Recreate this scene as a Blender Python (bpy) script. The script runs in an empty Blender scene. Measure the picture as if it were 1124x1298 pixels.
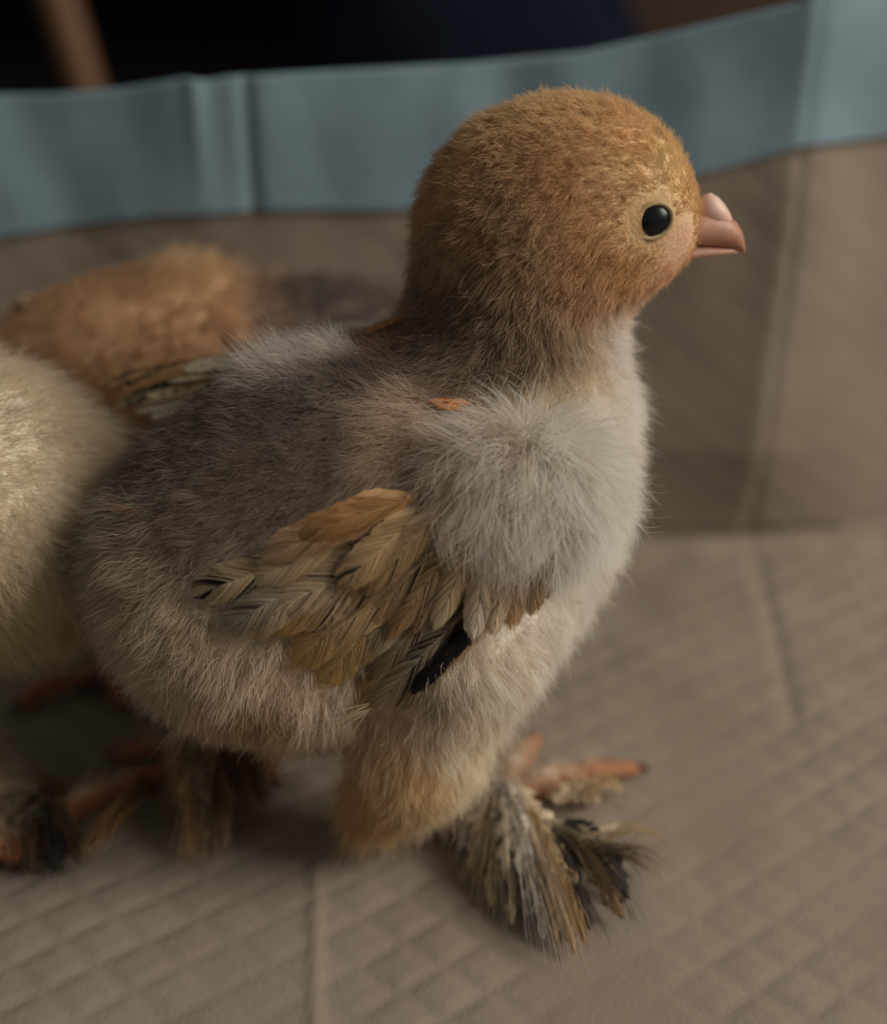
import bpy, math, random
import numpy as np
from mathutils import Vector
from mathutils.bvhtree import BVHTree
from mathutils.kdtree import KDTree

random.seed(7)
RNG = np.random.default_rng(7)
scene = bpy.context.scene
COL = scene.collection

# ------------------------------------------------------------------ camera
W, H, FPX = 1124.0, 1298.0, 1500.0
CAM_H = 0.14
PITCH = math.radians(25.0)
CP, SP = math.cos(PITCH), math.sin(PITCH)
CAM = np.array([0.0, 0.0, CAM_H])
FWD = np.array([0.0, CP, -SP])
UPV = np.array([0.0, SP, CP])
cd = bpy.data.cameras.new('camera')
cd.sensor_width = 36.0
cd.lens = 36.0 * FPX / H
cd.clip_start = 0.005
cd.dof.use_dof = True
cd.dof.focus_distance = 0.172
cd.dof.aperture_fstop = 6.5
cam = bpy.data.objects.new('camera', cd)
cam.location = CAM
cam.rotation_euler = (math.pi / 2 - PITCH, 0, 0)
COL.objects.link(cam)
scene.camera = cam

# ------------------------------------------------------------------ world, light, exposure
wd = bpy.data.worlds.new('world')
scene.world = wd
wd.use_nodes = True
bg = wd.node_tree.nodes['Background']
bg.inputs['Color'].default_value = (1.0, 0.97, 0.95, 1)
bg.inputs['Strength'].default_value = 0.14


def area(name, loc, target, size, power, color):
    l = bpy.data.lights.new(name, 'AREA')
    l.shape = 'RECTANGLE'
    l.size, l.size_y = size
    l.energy = power
    l.color = color
    o = bpy.data.objects.new(name, l)
    o.location = loc
    d = Vector(target) - Vector(loc)
    o.rotation_euler = d.to_track_quat('-Z', 'Y').to_euler()
    COL.objects.link(o)
    return o


area('window_light', (0.86, -0.04, 0.62), (0.02, 0.18, 0.04), (0.5, 0.55), 10.2, (1.0, 0.94, 0.85))
vs = scene.view_settings
vs.view_transform = 'Standard'
vs.look = 'None'
vs.exposure = 0.0
vs.gamma = 1.0
vs.use_curve_mapping = False


# ------------------------------------------------------------------ helpers
def ray(px, py):
    d = np.array([(px - W / 2) / FPX, 0, 0]) + FWD + UPV * ((H / 2 - py) / FPX)
    return d


def P(px, py, y):                      # point on the pixel's ray at world depth y
    d = ray(px, py)
    return CAM + d * (y / d[1])


def G(px, py, z=0.0):                  # point on the pixel's ray at height z
    d = ray(px, py)
    return CAM + d * ((z - CAM_H) / d[2])


def pxs(p):                            # metres per pixel at a world point
    return float(np.dot(np.asarray(p) - CAM, FWD)) / FPX


def lin(c):
    c = np.asarray(c, float) / 255.0
    return np.where(c <= 0.04045, c / 12.92, ((c + 0.055) / 1.055) ** 2.4)


def norm(v):
    v = np.asarray(v, float)
    return v / (np.linalg.norm(v, axis=-1, keepdims=True) + 1e-12)


def mesh_from(name, verts, faces, mat=None, smooth=True):
    me = bpy.data.meshes.new(name)
    me.from_pydata([tuple(v) for v in verts], [], [tuple(f) for f in faces])
    me.update()
    if smooth:
        me.polygons.foreach_set('use_smooth', [True] * len(me.polygons))
    if mat:
        me.materials.append(mat)
    return me


def link(name, data, parent=None, **props):
    o = bpy.data.objects.new(name, data)
    COL.objects.link(o)
    if parent is not None:
        o.parent = parent
        o.matrix_parent_inverse = parent.matrix_basis.inverted()
    for k, v in props.items():
        o[k] = v
    return o


def new_mat(name):
    m = bpy.data.materials.new(name)
    m.use_nodes = True
    nt = m.node_tree
    nt.nodes.clear()
    return m, nt, nt.nodes, nt.links


def simple_mat(name, col, rough=0.6, spec=0.3, noise=0.0, nscale=200.0, bump=0.0):
    m, nt, N, L = new_mat(name)
    out = N.new('ShaderNodeOutputMaterial')
    b = N.new('ShaderNodeBsdfPrincipled')
    b.inputs['Roughness'].default_value = rough
    b.inputs['Specular IOR Level'].default_value = spec
    c = lin(col)
    tc = N.new('ShaderNodeTexCoord')
    nz = N.new('ShaderNodeTexNoise')
    nz.inputs['Scale'].default_value = nscale
    L.new(tc.outputs['Object'], nz.inputs['Vector'])
    mx = N.new('ShaderNodeMix')
    mx.data_type = 'RGBA'
    mx.inputs['A'].default_value = (*(c * (1 - noise)), 1)
    mx.inputs['B'].default_value = (*np.clip(c * (1 + noise), 0, 1), 1)
    L.new(nz.outputs['Fac'], mx.inputs['Factor'])
    L.new(mx.outputs['Result'], b.inputs['Base Color'])
    if bump:
        bp = N.new('ShaderNodeBump')
        bp.inputs['Strength'].default_value = bump
        bp.inputs['Distance'].default_value = 0.0006
        L.new(nz.outputs['Fac'], bp.inputs['Height'])
        L.new(bp.outputs['Normal'], b.inputs['Normal'])
    L.new(b.outputs['BSDF'], out.inputs['Surface'])
    return m


def attr_mat(name, rough=0.75, spec=0.15, trans=0.0, bump=0.0, nscale=900.0):
    """Colour from the plumage attribute 'tint'."""
    m, nt, N, L = new_mat(name)
    out = N.new('ShaderNodeOutputMaterial')
    a = N.new('ShaderNodeAttribute')
    a.attribute_name = 'tint'
    b = N.new('ShaderNodeBsdfPrincipled')
    b.inputs['Roughness'].default_value = rough
    b.inputs['Specular IOR Level'].default_value = spec
    L.new(a.outputs['Color'], b.inputs['Base Color'])
    if bump:
        tc = N.new('ShaderNodeTexCoord')
        nz = N.new('ShaderNodeTexVoronoi')
        nz.inputs['Scale'].default_value = nscale
        L.new(tc.outputs['Object'], nz.inputs['Vector'])
        bp = N.new('ShaderNodeBump')
        bp.inputs['Strength'].default_value = bump
        bp.inputs['Distance'].default_value = 0.0005
        L.new(nz.outputs['Distance'], bp.inputs['Height'])
        L.new(bp.outputs['Normal'], b.inputs['Normal'])
    if trans:
        t = N.new('ShaderNodeBsdfTranslucent')
        L.new(a.outputs['Color'], t.inputs['Color'])
        mx = N.new('ShaderNodeMixShader')
        mx.inputs['Fac'].default_value = trans
        L.new(b.outputs['BSDF'], mx.inputs[1])
        L.new(t.outputs['BSDF'], mx.inputs[2])
        L.new(mx.outputs['Shader'], out.inputs['Surface'])
    else:
        L.new(b.outputs['BSDF'], out.inputs['Surface'])
    return m


# ------------------------------------------------------------------ implicit bodies
def sd_ellipsoid(p, c, R, r):
    q = (p - c) @ R.T
    k0 = np.linalg.norm(q / r, axis=1)
    k1 = np.linalg.norm(q / (r * r), axis=1) + 1e-9
    return k0 * (k0 - 1.0) / k1


def sd_cone(p, a, b, ra, rb):
    ab = b - a
    t = np.clip(((p - a) @ ab) / np.dot(ab, ab), 0, 1)
    return np.linalg.norm(p - a - t[:, None] * ab, axis=1) - (ra + (rb - ra) * t)


def smin(a, b, k):
    h = np.clip(0.5 + 0.5 * (b - a) / k, 0, 1)
    return b + (a - b) * h - k * h * (1 - h)


def surface_nets(prims, step):
    los, his = [], []
    for q in prims:
        if q[0] == 'e':
            m = max(q[3]); los.append(q[1] - m); his.append(q[1] + m)
        else:
            for c, r in ((q[1], q[3]), (q[2], q[4])):
                los.append(c - r); his.append(c + r)
    lo = np.min(los, 0) - 4 * step
    hi = np.max(his, 0) + 4 * step
    n = np.ceil((hi - lo) / step).astype(int) + 1
    ax = [lo[i] + step * np.arange(n[i]) for i in range(3)]
    gx, gy, gz = np.meshgrid(*ax, indexing='ij')
    pts = np.stack([gx.ravel(), gy.ravel(), gz.ravel()], 1)
    F = None
    for q in prims:
        k = q[-1]
        # evaluate only near the primitive
        if q[0] == 'e':
            c, R, r = q[1], q[2], np.asarray(q[3])
            rad = max(r) + 0.012
            msk = np.all(np.abs(pts - c) < rad, axis=1)
        else:
            mn = np.minimum(q[1], q[2]) - max(q[3], q[4]) - 0.012
            mxx = np.maximum(q[1], q[2]) + max(q[3], q[4]) + 0.012
            msk = np.all((pts > mn) & (pts < mxx), axis=1)
        if F is None:
            F = np.full(len(pts), 0.05)
        s = pts[msk]
        d = sd_ellipsoid(s, c, R, r) if q[0] == 'e' else sd_cone(s, q[1], q[2], q[3], q[4])
        F[msk] = smin(F[msk], d, k)
    F = F.reshape(n)
    S = F < 0
    # cells
    c000 = [(0, 0, 0), (1, 0, 0), (0, 1, 0), (1, 1, 0), (0, 0, 1), (1, 0, 1), (0, 1, 1), (1, 1, 1)]
    def sl(A, o):
        return A[o[0]:n[0] - 1 + o[0], o[1]:n[1] - 1 + o[1], o[2]:n[2] - 1 + o[2]]
    cnt = sum(sl(S, o).astype(int) for o in c000)
    act = (cnt > 0) & (cnt < 8)
    idx = np.full(act.shape, -1)
    cells = np.argwhere(act)
    idx[act] = np.arange(len(cells))
    acc = np.zeros((len(cells), 3)); num = np.zeros(len(cells))
    for a in range(8):
        for b in range(a + 1, 8):
            oa, ob = np.array(c000[a]), np.array(c000[b])
            if np.sum(np.abs(oa - ob)) != 1:
                continue
            fa = F[tuple((cells + oa).T)]; fb = F[tuple((cells + ob).T)]
            cr = (fa < 0) != (fb < 0)
            t = np.where(cr, fa / np.where(cr, fa - fb, 1), 0)
            pos = oa + t[:, None] * (ob - oa)
            acc[cr] += pos[cr]; num[cr] += 1
    V = lo + step * (cells + acc / num[:, None])
    faces = []
    for d in range(3):
        u, v = (d + 1) % 3, (d + 2) % 3
        e = np.zeros(3, int); e[d] = 1
        s0 = [slice(0, None)] * 3; s1 = [slice(0, None)] * 3
        s0[d] = slice(0, n[d] - 1); s1[d] = slice(1, None)
        A, B = S[tuple(s0)], S[tuple(s1)]
        ed = np.argwhere(A != B)
        ed = ed[(ed[:, u] > 0) & (ed[:, v] > 0) & (ed[:, u] < n[u] - 1) & (ed[:, v] < n[v] - 1)]
        fl = A[tuple(ed.T)]
        eu = np.zeros(3, int); eu[u] = 1
        ev = np.zeros(3, int); ev[v] = 1
        q = np.stack([idx[tuple((ed - eu - ev).T)], idx[tuple((ed - ev).T)], idx[tuple(ed.T)], idx[tuple((ed - eu).T)]], 1)
        q[~fl] = q[~fl][:, ::-1]
        faces.append(q)
    return V, np.concatenate(faces)


class Frame:
    """Facing frame of a chick: F forward, L its far side, U up."""
    def __init__(s, yaw_deg, flip=False):
        a = math.radians(yaw_deg)
        s.F = np.array([math.cos(a), math.sin(a), 0.0])
        s.U = np.array([0.0, 0.0, 1.0])
        s.S = np.cross(s.U, s.F)          # left-hand side of the bird


def basis(fr, pitch=0.0, yaw=0.0):
    F, S, U = fr.F, fr.S, fr.U
    y = math.radians(yaw)
    F, S = F * math.cos(y) + S * math.sin(y), S * math.cos(y) - F * math.sin(y)
    p = math.radians(pitch)
    F2 = F * math.cos(p) + U * math.sin(p)
    U2 = U * math.cos(p) - F * math.sin(p)
    return np.stack([F2, S, U2])


def E(fr, px, py, y, r, pitch=0.0, k=0.012, yaw=0.0):
    c = P(px, py, y)
    return ('e', c, basis(fr, pitch, yaw), np.array(r) * pxs(c), k)


def K(a, b, ra, rb, k=0.004):            # round cone between 3-D points, radii in metres
    return ('c', np.asarray(a), np.asarray(b), ra, rb, k)


def bvh_of(V, Fc):
    return BVHTree.FromPolygons([tuple(v) for v in V], [tuple(int(i) for i in f) for f in Fc])


def cast(bvh, px, py, y=None, off=0.0):
    d = Vector(ray(px, py)).normalized()
    h = bvh.ray_cast(Vector(CAM), d)
    if h[0] is not None and (y is None or h[0].y < y + 0.03):
        return np.array(h[0]) + np.array(h[1]) * off, np.array(h[1])
    p = Vector(P(px, py, y if y else 0.17))
    h = bvh.find_nearest(p)
    return np.array(h[0]) + np.array(h[1]) * off, np.array(h[1])


# ------------------------------------------------------------------ down (hair curves)
def down_tint(c):
    c = lin(c)
    g = c.mean()
    c = (g + (c - g) * 0.76) * np.array([1.0, 0.975, 1.0])
    c = c * 1.22 + 0.02
    return np.clip(c * min(1.0, 0.93 / c.max()), 0.01, 0.96)


class Plumage:
    """Scattered control points on a body: tint, down length, lie of the down, lift."""
    def __init__(s, bvh, rows, ydef, fr, centre, mirror=True, power=4.0, lscale=1.15):
        pos, col, ln, dr, lf = [], [], [], [], []
        for r in rows:
            px, py, c, l, d, lift = r[:6]
            p, n = cast(bvh, px, py, ydef)
            m = pxs(p)
            w = np.array([d[0], 0, 0]) - UPV * d[1]
            pos.append(p); col.append(down_tint(c)); ln.append(l * m); dr.append(norm(w)); lf.append(lift)
            if mirror:
                q = p - 2 * np.dot(p - centre, fr.S) * fr.S
                w2 = w - 2 * np.dot(w, fr.S) * fr.S
                if np.dot(p - centre, -fr.S) > 0.006:
                    pos.append(q); col.append(down_tint(c)); ln.append(l * m); dr.append(norm(w2)); lf.append(lift)
        s.pos = np.array(pos); s.col = np.array(col); s.ln = np.array(ln) * lscale; s.dr = np.array(dr); s.lf = np.array(lf)
        s.power = power

    def at(s, p):
        d2 = ((p[:, None, :] - s.pos[None]) ** 2).sum(2)
        w = 1.0 / (d2 + 2e-6) ** (s.power / 2)
        w /= w.sum(1, keepdims=True)
        return w @ s.col, w @ s.ln, norm(w @ s.dr), w @ s.lf


def sample_surface(V, Fc, n, keep=None):
    T = np.concatenate([Fc[:, [0, 1, 2]], Fc[:, [0, 2, 3]]])
    a, b, c = V[T[:, 0]], V[T[:, 1]], V[T[:, 2]]
    cr = np.cross(b - a, c - a)
    ar = np.linalg.norm(cr, axis=1)
    nn = cr / (ar[:, None] + 1e-15)
    # smooth normals
    vn = np.zeros_like(V)
    for i in range(3):
        np.add.at(vn, T[:, i], cr)
    vn = norm(vn)
    if keep is not None:
        ar = ar * keep((a + b + c) / 3)
    ti = RNG.choice(len(T), n, p=ar / ar.sum())
    u, v = RNG.random(n), RNG.random(n)
    fl = u + v > 1
    u[fl], v[fl] = 1 - u[fl], 1 - v[fl]
    w = 1 - u - v
    t = T[ti]
    p = a[ti] * w[:, None] + b[ti] * u[:, None] + c[ti] * v[:, None]
    nr = norm(vn[t[:, 0]] * w[:, None] + vn[t[:, 1]] * u[:, None] + vn[t[:, 2]] * v[:, None])
    return p, nr


def hair_object(name, pts, tint, rad, mat, parent, **props):
    """pts (n, k, 3) -> one hair-curves object."""
    n, k, _ = pts.shape
    hc = bpy.data.hair_curves.new(name)
    hc.add_curves([k] * n)
    hc.attributes['position'].data.foreach_set('vector', pts.reshape(-1).astype(np.float32))
    ra = hc.attributes.get('radius') or hc.attributes.new('radius', 'FLOAT', 'POINT')
    prof = np.linspace(1.0, 0.15, k)
    rr = (rad * np.ones(n))[:, None] * prof[None]
    ra.data.foreach_set('value', rr.reshape(-1).astype(np.float32))
    ta = hc.attributes.new('tint', 'FLOAT_COLOR', 'CURVE')
    c4 = np.concatenate([tint, np.ones((n, 1))], 1)
    ta.data.foreach_set('color', c4.reshape(-1).astype(np.float32))
    hc.materials.append(mat)
    return link(name, hc, parent, kind='stuff', **props)


def grow_down(V, Fc, pl, n, keep=None, jit=0.35, clump=0.45, guides=5000, rad=0.00005, lenvar=0.5, tintvar=0.10, lenmod=None):
    p, nr = sample_surface(V, Fc, n, keep)
    col, ln, dr, lf = pl.at(p)
    tang = dr - (dr * nr).sum(1, keepdims=True) * nr
    tang = norm(tang)
    lf = lf[:, None]
    j = RNG.normal(0, jit, (n, 3))
    d0 = norm(tang * (1 - lf) + nr * (lf + 0.12) + j * 0.6)
    d1 = norm(tang * (1 - lf * 0.7) + nr * lf * 0.6 + j)
    L = (ln * (1 - lenvar + 2 * lenvar * RNG.random(n)))[:, None]
    if lenmod is not None:
        L = L * lenmod(p)[:, None]
    L = L * np.where(RNG.random(n) < 0.06, 1.5, 1.0)[:, None]
    k = 5
    pts = np.zeros((n, k, 3))
    pts[:, 0] = p - nr * 0.0003
    cur = pts[:, 0].copy()
    for i in range(1, k):
        t = (i - 1) / (k - 2)
        cur = cur + norm(d0 * (1 - t) + d1 * t + RNG.normal(0, 0.12, (n, 3))) * L / (k - 1)
        pts[:, i] = cur
    # tufts: pull the tips towards a nearby guide hair
    g = RNG.choice(n, min(guides, n), replace=False)
    kd = KDTree(len(g))
    for i, gi in enumerate(g):
        kd.insert(Vector(p[gi]), i)
    kd.balance()
    near = np.array([g[kd.find(Vector(q))[1]] for q in p])
    for i in range(1, k):
        f = clump * (i / (k - 1)) ** 1.3
        off = pts[near, i] - pts[near, 0]
        pts[:, i] = pts[:, i] * (1 - f) + (pts[near, 0] * 0.75 + pts[:, 0] * 0.25 + off) * f
    tv = 1 + RNG.normal(0, tintvar, (n, 1)) + (RNG.normal(0, tintvar, n)[near])[:, None] * 0.6
    return pts, np.clip(col * tv, 0.01, 0.95), rad * (0.7 + 0.6 * RNG.random(n))


MAT_SKIN = attr_mat('plumage_skin', 0.8, 0.1, 0.0, 0.25, 1500.0)
MAT_DOWN = attr_mat('down_fluff', 0.9, 0.05, 0.45)
MAT_VANE = attr_mat('feather_vane', 0.6, 0.25, 0.2)
MAT_EYE = simple_mat('eye_gloss', (20, 22, 26), 0.3, 0.35)
MAT_LID = simple_mat('eyelid_skin', (190, 165, 120), 0.6, 0.3, 0.08, 900, 0.2)
MAT_CLAW = simple_mat('claw_horn', (88, 58, 42), 0.4, 0.4, 0.15, 600)
MAT_BEAK = attr_mat('beak_horn', 0.42, 0.4, 0.1, 0.08, 700.0)


def set_tint(me, tints):
    a = me.attributes.new('tint', 'FLOAT_COLOR', 'POINT')
    c4 = np.concatenate([np.asarray(tints), np.ones((len(tints), 1))], 1)
    a.data.foreach_set('color', c4.reshape(-1).astype(np.float32))


# ------------------------------------------------------------------ feathers
def feather(name, parent, pts, width, normal, base_col, tip_col, blotch=None, cup=0.25, split=0.0, n=22, m=9,
            blot_amt=0.0, seed=0, edge=0.06, roundness=0.5, barbs=None, nb=240, **props):
    """A vane along a polyline: barbs cut its edge, a raised shaft runs down it, blotches tint it."""
    r = np.random.default_rng(seed + 11)
    pts = np.asarray(pts, float)
    # smooth the spine (quadratic resample)
    d = np.concatenate([[0], np.cumsum(np.linalg.norm(np.diff(pts, axis=0), axis=1))])
    d /= d[-1]
    t = np.linspace(0, 1, n)
    if len(pts) == 3:
        a, b, c = pts
        ctrl = 2 * b - 0.5 * (a + c)
        sp = ((1 - t) ** 2)[:, None] * a + (2 * t * (1 - t))[:, None] * ctrl + (t ** 2)[:, None] * c
    else:
        sp = np.stack([np.interp(t, d, pts[:, i]) for i in range(3)], 1)
    tg = norm(np.gradient(sp, axis=0))
    nrm = norm(np.asarray(normal) - (tg @ np.asarray(normal))[:, None] * tg)
    sd = np.cross(tg, nrm)
    # rounded blade outline
    wprof = np.minimum(1, (t / 0.25 + 0.35)) * np.sqrt(np.clip(1 - np.clip((t - (1 - roundness)) / roundness, 0, 1) ** 2.2, 0, 1))
    wprof = np.maximum(wprof, 0.05)
    V, C = [], []
    s = np.linspace(-1, 1, m)
    ph = r.random(2) * 6.28
    n2 = n * 2
    ej = []
    for _ in range(2):
        q_ = r.normal(0, 1, n + 8)
        q_ = np.convolve(q_, np.ones(5) / 5, 'same')[4:-4] * 2.2
        q_ = 1 + edge * q_ - (split * 0.5 + 0.12) * (np.convolve((r.random(n) < 0.07 + 0.12 * split).astype(float), [0.4, 1, 0.4], 'same')) + split * 0.25 * r.normal(0, 1, n)
        ej.append(q_)
    barb = r.normal(0, 0.13, n2 + 20)
    for i in range(n):
        jl, jr = ej[0][i], ej[1][i]
        for q in s:
            w = width * 0.5 * wprof[i] * (jl if q < 0 else jr)
            lift = -cup * width * 0.5 * q * q * wprof[i] + (0.00018 if q == 0 else 0)
            sweep = tg[i] * (abs(q) ** 1.4) * width * 0.35 * wprof[i]
            v = sp[i] + sd[i] * q * w + nrm[i] * lift + (sweep if i < n - 3 else sweep * 0.3)
            V.append(v)
            c = lin(base_col) * (1 - t[i]) + lin(tip_col) * t[i]
            if blotch is not None and blot_amt > 0:
                f = math.sin(t[i] * 9 + ph[0] + q * 1.5) * 0.5 + math.sin(q * 4 + ph[1] + t[i] * 21) * 0.35 + r.normal(0, 0.35)
                f = min(1, max(0, (f - (1 - 2 * blot_amt)) * 2.0))
                c = c * (1 - f) + lin(blotch) * f
            c = c * (1 + barb[int(i + abs(q) * 6) + (n if q < 0 else 0)] + r.normal(0, 0.05))
            if q == 0:
                c = c * 0.8 + lin((210, 190, 150)) * 0.2
            C.append(np.clip(c, 0.005, 0.95))
    if barbs is not None:
        for _ in range(nb):
            t0 = 0.08 + 0.9 * r.random()
            sg = 1 if r.random() < 0.5 else -1
            reach = 1.0 + 0.12 * r.random() + split * 0.5 * r.random()
            path = []
            for q in np.linspace(0.05, 1, 5) * reach:
                tt = min(t0 + 0.22 * q, 1.0)
                ii = tt * (n - 1); i0 = min(int(ii), n - 2); f_ = ii - i0
                mixv = lambda A: A[i0] * (1 - f_) + A[i0 + 1] * f_
                wv = width * 0.5 * mixv(wprof)
                path.append(mixv(sp) + mixv(sd) * sg * q * wv + mixv(nrm) * (0.00030 - cup * wv * q * q) + mixv(tg) * (q ** 1.4) * width * 0.3 * max(mixv(wprof), 0.5))
            j0 = int((sg * min(0.6 * reach, 1) + 1) / 2 * (m - 1))
            barbs.append((np.array(path), C[int(min(t0 + 0.08, 1) * (n - 1)) * m + j0] * (1 + r.normal(0, 0.10))))
    faces = []
    for i in range(n - 1):
        for j in range(m - 1):
            a = i * m + j
            faces.append((a, a + 1, a + m + 1, a + m))
    me = mesh_from(name, V, faces, MAT_VANE)
    set_tint(me, C)
    return link(name, me, parent, **props)


def uv_sphere(c, r, axes=None, nu=20, nv=12):
    V, Fc = [], []
    A = np.eye(3) if axes is None else axes
    for i in range(nv + 1):
        th = math.pi * i / nv
        for j in range(nu):
            ph = 2 * math.pi * j / nu
            v = np.array([math.sin(th) * math.cos(ph), math.sin(th) * math.sin(ph), math.cos(th)]) * r
            V.append(np.asarray(c) + v @ A)
    for i in range(nv):
        for j in range(nu):
            a, b = i * nu + j, i * nu + (j + 1) % nu
            Fc.append((a, b, b + nu, a + nu))
    return V, Fc


def ring_mesh(c, A, rx, ry, tube, depth=0.0, nu=28, nv=8):
    """Oval ring in the plane of A[0], A[1]; A[2] points out."""
    V, Fc = [], []
    for i in range(nu):
        a = 2 * math.pi * i / nu
        o = np.array([math.cos(a) * rx, math.sin(a) * ry, 0])
        e = norm(np.array([math.cos(a) / rx, math.sin(a) / ry, 0]))
        for j in range(nv):
            b = 2 * math.pi * j / nv
            q = o + e * math.cos(b) * tube + np.array([0, 0, 1]) * (math.sin(b) * tube + depth)
            V.append(np.asarray(c) + q @ A)
    for i in range(nu):
        for j in range(nv):
            a, b = i * nv + j, i * nv + (j + 1) % nv
            a2, b2 = ((i + 1) % nu) * nv + j, ((i + 1) % nu) * nv + (j + 1) % nv
            Fc.append((a, a2, b2, b))
    return V, Fc


def loft(sections):
    """sections: list of (k,3) rings -> closed tube mesh."""
    k = len(sections[0])
    V = [v for s in sections for v in s]
    Fc = []
    for i in range(len(sections) - 1):
        for j in range(k):
            a, b = i * k + j, i * k + (j + 1) % k
            Fc.append((a, b, b + k, a + k))
    V.append(np.mean(sections[0], 0)); V.append(np.mean(sections[-1], 0))
    for j in range(k):
        Fc.append((len(V) - 2, (j + 1) % k, j))
        o = (len(sections) - 1) * k
        Fc.append((len(V) - 1, o + j, o + (j + 1) % k))
    return V, Fc


def toe(prims, a, b, ra, rb, knuckles=3, arch=0.002):
    """Toe as a chain of tapering joints with an arch; returns tip direction."""
    pts = []
    for i in range(knuckles + 1):
        t = i / knuckles
        p = a * (1 - t) + b * t
        p = p + np.array([0, 0, arch * math.sin(math.pi * t)])
        pts.append(p)
    for i in range(knuckles):
        r0 = ra + (rb - ra) * i / knuckles
        r1 = ra + (rb - ra) * (i + 1) / knuckles
        prims.append(K(pts[i], pts[i + 1], r0 * 1.06, r1 * 0.96, 0.0012))
    return norm(pts[-1] - pts[-2])


def claw(parent, p, d, ln, r):
    d = norm(d)
    s = norm(np.cross(d, [0, 0, 1])); u = np.cross(s, d)
    rings = []
    for i in range(7):
        t = i / 6
        c = p + d * ln * t + u * (0.12 * ln * math.sin(math.pi * t * 0.8) - 0.32 * ln * t * t)
        rr = r * (1 - t) ** 0.8 + 0.00008
        rings.append([c + (s * math.cos(a) * 0.8 + u * math.sin(a)) * rr for a in np.linspace(0, 2 * math.pi, 9)[:-1]])
    V, Fc = loft(rings)
    V = [np.array([v[0], v[1], max(v[2], 0.0012)]) for v in V]
    return link('claw', mesh_from('claw', V, Fc, MAT_CLAW), parent)


def ground(px, py, z):
    return G(px, py, z)


def beak(parent, fr, root, prof, scale, halfw):
    """Beak from side profiles (px about the root: forward, up); two mandibles and a cere."""
    F, S, U = fr.F, fr.S, fr.U

    def sec(x, top, bot, w, pw=1.0):
        ring = []
        for a in np.linspace(0, 2 * math.pi, 15)[:-1]:
            cy, sy = math.cos(a), math.sin(a)
            up = (top + bot) / 2 + (top - bot) / 2 * sy
            ring.append(root + (F * x + U * up + S * w * cy * (1 if sy < 0 else (1 - 0.35 * sy * sy))) * scale)
        return ring
    out = []
    for nm, rows, tint in prof:
        secs = [sec(*r[:4]) for r in rows]
        V, Fc = loft(secs)
        me = mesh_from(nm, V, Fc, MAT_BEAK)
        cols = []
        xs = [np.dot(np.asarray(v) - root, F) / scale for v in V]
        x0, x1 = min(xs), max(xs)
        for x in xs:
            t = (x - x0) / (x1 - x0)
            cols.append(lin(tint[0]) * (1 - t) + lin(tint[1]) * t)
        set_tint(me, cols)
        out.append(link(nm, me, parent))
    return out


def eyes(parent, V, Fc, bvh, px, py, fr, centre, r, y, aspect=0.85, tilt=20, both=True):
    p, n = cast(bvh, px, py, y)
    for sgn in ((1, -1) if both else (1,)):
        q, m = p, n
        if sgn < 0:
            q = p - 2 * np.dot(p - centre, fr.S) * fr.S
            m = n - 2 * np.dot(n, fr.S) * fr.S
        out = norm(-fr.S * sgn * 1.0 + 0.3 * m) if True else m
        a = math.radians(tilt)
        x = norm(fr.F - np.dot(fr.F, out) * out)
        z = np.cross(out, x) * (1 if np.dot(np.cross(out, x), fr.U) > 0 else -1)
        A = np.stack([x * math.cos(a) + z * math.sin(a), z * math.cos(a) - x * math.sin(a), out])
        vv, ff = uv_sphere(q - out * r * 0.46, np.array([r, r * aspect, r * 0.75]), A)
        eo = link('eye', mesh_from('eye', vv, ff, MAT_EYE), parent)
        vv, ff = ring_mesh(q + out * r * 0.02, A, r * 0.86, r * 0.86 * aspect, r * 0.12, 0.0)
        link('eyelid', mesh_from('eyelid', vv, ff, MAT_LID), eo)


def chick_root(name, loc, label, group=None):
    o = bpy.data.objects.new(name, None)
    o.empty_display_size = 0.02
    o.location = loc
    COL.objects.link(o)
    o['label'] = label
    o['category'] = 'chick'
    if group:
        o['group'] = group
    bpy.context.view_layer.update()
    return o


def body_object(root, V, Fc, pl, legmask, legcol, extra=None):
    me = mesh_from('body', V, Fc, MAT_SKIN)
    col = pl.at(V)[0]
    w = legmask(V)[:, None]
    lc = lin(legcol) * (1 + RNG.normal(0, 0.06, (len(V), 1)))
    col = col * (1 - w) + lc * w
    if extra is not None:
        col = extra(V, col)
    set_tint(me, np.clip(col, 0.01, 0.95))
    return link('body', me, root)


# ================================================================== SETTING: pad, room
YW = 0.277                                # where the pad turns up into the wall


def top_z(x):
    px = np.array([-400, -100, 0, 60, 150, 240, 262, 290, 400, 600, 740, 850, 1004, 1016, 1124, 1500])
    py = np.array([140, 128, 126, 125, 118, 102, 106, 101, 95, 85, 70, 45, 6, -8, -12, -20])
    q = np.array([P(a, b, YW) for a, b in zip(px, py)])
    return np.interp(x, q[:, 0], q[:, 2])


def band_z(x):
    px = np.array([-400, 0, 100, 200, 350, 500, 700, 890, 960, 1001, 1124, 1500])
    py = np.array([330, 299, 284, 271, 263, 264, 250, 212, 192, 178, 169, 160])
    q = np.array([P(a, b, YW) for a, b in zip(px, py)])
    return np.interp(x, q[:, 0], q[:, 2])


XC = P(972, 430, YW)[0]                   # the standing crease


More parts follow.
